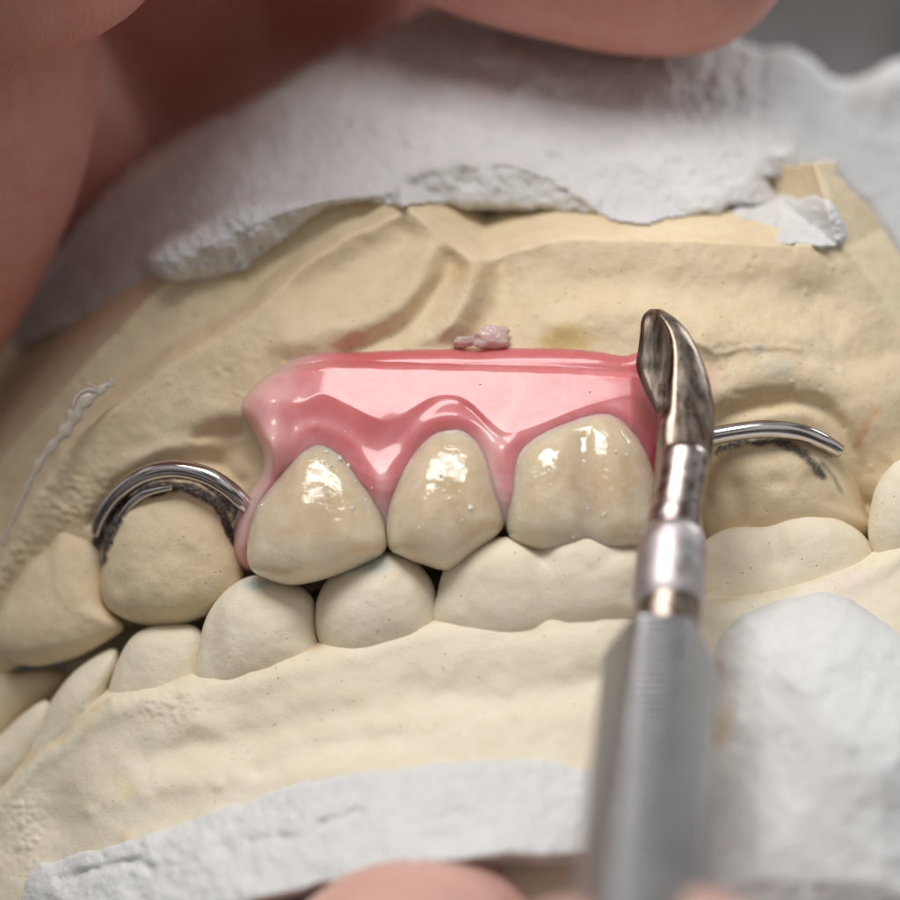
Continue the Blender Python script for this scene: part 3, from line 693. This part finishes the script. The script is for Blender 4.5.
# ------------------------------------------------------------------ WAX CARVER
carver = thing('wax_carver', 'steel wax carver with hollow leaf blade cutting the right end of the pink denture', 'wax carver', tuple(P(640, 880, -3.6)))
# blade stations: py, left px, edge px, right px, y of edge
st_ = [(309,650,655,661,-.42),(314,644,658,670,-.52),(322,641,664,680,-.60),(334,640,669,690,-.68),(350,638,671,699,-.76),(366,636,670,705,-.84),(382,641,668,710,-.92),(398,648,667,713,-1.0),(412,655,666,715,-1.06),(426,657,664,715,-1.12),(445,657,663,713,-1.2),(470,655,662,709,-1.3),(495,652,661,704,-1.42),(520,650,661,700,-1.55),(545,648,662,700,-1.7)]
st_ = np.array(st_, float)
tt = np.linspace(0, 1, 70); base_t = np.linspace(0, 1, len(st_))
cs = catmull(st_, 8); ct = np.linspace(0, 1, len(cs))
secs = []
for t in tt:
    py, xl, xe, xr, ye = [np.interp(t, ct, cs[:, k]) for k in range(5)]
    wR = xr - xe; depth = .28 + .2*min(1, (py-309)/60)
    conc = float(sstep(425, 395, np.array(py)))
    sec = []
    yl = ye + depth                       # left far edge of the hollow
    # outer convex side from edge to far edge
    for a in np.linspace(0, math.pi, 22, endpoint=False):
        # ellipse param from edge (near) to back left
        x = xe + (xr - xe)*math.sin(a)**.8 if a < math.pi/2 else xl + (xr - xl)*math.sin(a)**.8
        y = ye + depth*(1 - math.cos(a))/2
        sec.append(P(x, py, y))
    # inner face back to the edge: hollow near the tip, round at the shank
    for a in np.linspace(0, 1, 16, endpoint=False):
        bulge = (-.62*(1-0)*4*a*(1-a)*min(wR, 40)*-1)*conc
        x = xl + (xe - xl)*a + bulge - (1 - conc)*math.sin(a*math.pi)*3
        y = yl + (ye - yl)*a
        sec.append(P(x, py, y))
    secs.append(sec)
loft('blade', secs, M_blade, carver)
def rod(name, py0, py1, x0, x1, r0, r1, y0, y1, mat, prof=None, n=40, nseg=24, sides=0, parent=carver):
    a = P(x0, py0, y0); b = P(x1, py1, y1); ax = Vector(b - a).normalized()
    u = ax.cross(Vector((0, 1, 0))).normalized(); v = ax.cross(u).normalized(); S = []
    for i in range(nseg + 1):
        t = i/nseg; r = r0 + (r1-r0)*t
        if prof: r *= prof(t)
        c = Vector(a + (b-a)*t); s = []
        for k in range(n):
            th = 2*math.pi*k/n; rr = r
            if sides:
                m = math.pi/sides; q = ((th - .2) % (2*m)) - m; rr = r*(math.cos(m)/math.cos(q)*.85 + .15)
            s.append(np.array(c + u*rr*math.cos(th) + v*rr*math.sin(th)))
        S.append(s)
    return loft(name, S, mat, parent)
rod('shank', 455, 548, 685, 671, .24, .25, -1.18, -1.68, M_shank, lambda t: 1 + .06*gauss(t-.72, .10))
rod('collar', 532, 612, 674, 667, .33, .345, -1.62, -2.05, M_collar, lambda t: .92 + .08*sstep(0, .3, np.array(t)) - .12*gauss(t, .05) - .10*gauss(t-1, .12))
rod('neck', 600, 668, 669, 664, .31, .30, -2.0, -2.4, M_blade, lambda t: 1)
rod('handle', 645, 1060, 661, 622, .52, .50, -2.4, -8.4, M_handle, lambda t: min(1, .62 + 9*t), sides=6, nseg=60)

# ------------------------------------------------------------------ HANDS
def hand(name, chains, mat, label, voxel=.09, smooth=8):
    import bmesh
    bm = bmesh.new()
    for ch in chains:
        pts = catmull([list(P(p[0], p[1], p[2])) + [p[3]] for p in ch], 9)
        for q in pts:
            bmesh.ops.create_icosphere(bm, subdivisions=3, radius=q[3], matrix=Matrix.Translation(q[:3]))
    me = bpy.data.meshes.new(name); bm.to_mesh(me); bm.free()
    o = bpy.data.objects.new(name, me); link(o)
    m = o.modifiers.new('r', 'REMESH'); m.mode = 'VOXEL'; m.voxel_size = voxel; m.use_smooth_shade = True
    s = o.modifiers.new('s', 'SMOOTH'); s.iterations = smooth; s.factor = .5
    dg = bpy.context.evaluated_depsgraph_get(); ev = o.evaluated_get(dg)
    me2 = bpy.data.meshes.new_from_object(ev); o.modifiers.clear(); o.data = me2
    me2.polygons.foreach_set('use_smooth', [True]*len(me2.polygons)); me2.materials.clear(); me2.materials.append(mat)
    me2.name = name
    tag(o, label, 'hand'); return o
hand('hand', [
    # palm behind the plaster
    [(-260,-420,4.2,2.6),(0,-330,5.2,2.7),(280,-200,6.0,2.3)],
    [(-120,-380,5.0,2.4),(150,-160,6.4,2.2),(330,-30,6.6,1.9)],
    # finger curled down the left side
    [(-150,-300,2.6,1.9),(-50,-60,1.8,1.50),(-36,120,1.8,1.38),(-95,290,2.4,1.25),(-170,400,2.7,1.05)],
    # thumb base over it, brought nearer to shade the left
    [(-200,-330,2.0,2.2),(-70,-210,.0,2.1),(15,-120,-.3,1.75)],
    [(-300,-330,-.5,2.2),(-120,-290,-1.4,2.5),(30,-280,-1.2,2.3),(100,-280,-.9,2.0),(170,-340,.2,1.7)],  # unseen bulk above the view, added to shade the left plaster
    # finger that lies on top of the plaster, tip to the right
    [(-150,-100,4.4,1.8),(-20,60,4.6,1.5),(60,160,5.0,1.2)],
    [(-40,-260,4.6,2.2),(120,-60,5.6,1.8),(200,60,6.4,1.5)],
    [(60,-420,4.4,1.7),(260,-270,3.0,1.55),(450,-130,2.2,1.42),(600,-82,1.9,1.40),(674,-66,1.95,1.32)],
    [(100,-440,5.2,1.6),(330,-300,5.6,1.45),(480,-150,6.4,1.2),(500,-60,6.8,1.1)],
    [(-60,-400,5.2,1.7),(150,-60,7.5,1.4),(230,40,7.6,1.25)],
  ], M_skin, 'large blurred hand gripping the top and left of the upper cast', .09)
hand('hand', [
    [(585,1022,-6.8,.95),(530,1050,-7.0,.95),(480,1120,-4.6,.95),(420,1260,-4.0,1.05)],
    [(692,985,-6.6,.75),(710,1010,-6.8,.66),(720,1120,-4.0,.9),(640,1280,-3.8,1.1)],
    [(430,972,-2.4,1.15),(380,1010,-2.9,1.15),(380,1120,-3.4,1.15),(420,1260,-3.8,1.2)],
    [(290,1015,-1.9,1.1),(250,1100,-2.6,1.05),(330,1250,-3.4,1.2)],
    [(180,1060,-1.6,.85),(170,1140,-2.2,.95),(300,1280,-3.2,1.2)],
    [(640,1300,-3.8,1.6),(500,1380,-3.8,1.9),(330,1350,-3.4,1.7)],
  ], M_skin2, 'blurred fingers at the bottom edge holding the carver handle', .07)

# ------------------------------------------------------------------ BACKDROP
m, t, b = nt('grey_backdrop'); tc = N_(t, 'ShaderNodeTexCoord').outputs['Object']
t.links.new(mixc(t, ramp(t, noise(t, tc, .25, 2, .5), [(.4, 0), (.6, 1)]), (.10, .10, .095), (.26, .23, .235)), b.inputs['Base Color']); b.inputs['Roughness'].default_value = .9
V = [(-40, 16, -40), (40, 16, -40), (40, 16, 40), (-40, 16, 40)]
bd = mesh_obj('backdrop', V, [(0, 1, 2, 3)], m, None, smooth=False); bd['kind'] = 'structure'

# ------------------------------------------------------------------ LIGHT
def area(name, loc, target, sx, sy, power, color):
    l = bpy.data.lights.new(name, 'AREA'); l.shape = 'RECTANGLE'; l.size = sx; l.size_y = sy; l.energy = power; l.color = color
    o = bpy.data.objects.new(name, l); COL.objects.link(o); o.location = loc
    o.rotation_euler = (Vector(target) - Vector(loc)).to_track_quat('-Z', 'Y').to_euler(); return o
def sph(az, el, r): 
    az, el = math.radians(az), math.radians(el)
    return (r*math.cos(el)*math.sin(az), -r*math.cos(el)*math.cos(az), r*math.sin(el))
area('window_light', sph(-21, 57, 26), (0, 0, 0), 18, 9.5, 5300, (1, .975, .94))
area('side_light', sph(120, 35, 26), (2, 1, 1), 7, 7, 1500, (.95, .98, 1))
w_ = bpy.data.worlds.new('World'); scene.world = w_; w_.use_nodes = True
wt = w_.node_tree; bg = wt.nodes['Background']; bg.inputs[1].default_value = .42
wc = N_(wt, 'ShaderNodeTexCoord').outputs['Generated']; sx = N_(wt, 'ShaderNodeSeparateXYZ'); wt.links.new(wc, sx.inputs[0])
mz = N_(wt, 'ShaderNodeMath', operation='MULTIPLY_ADD'); mz.inputs[1].default_value = .5; mz.inputs[2].default_value = .5; wt.links.new(sx.outputs[2], mz.inputs[0])
g1 = ramp(wt, mz.outputs[0], [(0, (.18, .15, .13)), (.40, (.48, .46, .45)), (.60, (.85, .84, .83)), (1, (1, .99, .98))])
g2 = ramp(wt, noise(wt, wc, 1.8, 2, .5), [(.42, .25), (.56, 1.35)])
wt.links.new(mixc(wt, 1.0, g1, g2, 'MULTIPLY'), bg.inputs[0])

# ------------------------------------------------------------------ CAMERA
cam = bpy.data.cameras.new('camera'); co = bpy.data.objects.new('camera', cam); COL.objects.link(co)
co.location = (0, -D, 0); co.rotation_euler = (math.radians(90), 0, 0)
cam.sensor_width = 36; cam.lens = 36*D/9.0; cam.clip_end = 500; cam.clip_start = .5
cam.dof.use_dof = True; cam.dof.focus_distance = D - .15; cam.dof.aperture_fstop = .097
scene.camera = co
scene.view_settings.view_transform = 'Standard'; scene.view_settings.look = 'None'; scene.view_settings.exposure = .29; scene.view_settings.gamma = 1

for me in bpy.data.meshes:                       # every mesh carries the (empty) stain layer its material reads
    if me.users and 'stain' not in me.color_attributes:
        a = me.color_attributes.new('stain', 'FLOAT_COLOR', 'POINT'); a.data.foreach_set('color', np.zeros(len(me.vertices)*4, dtype=np.float32))
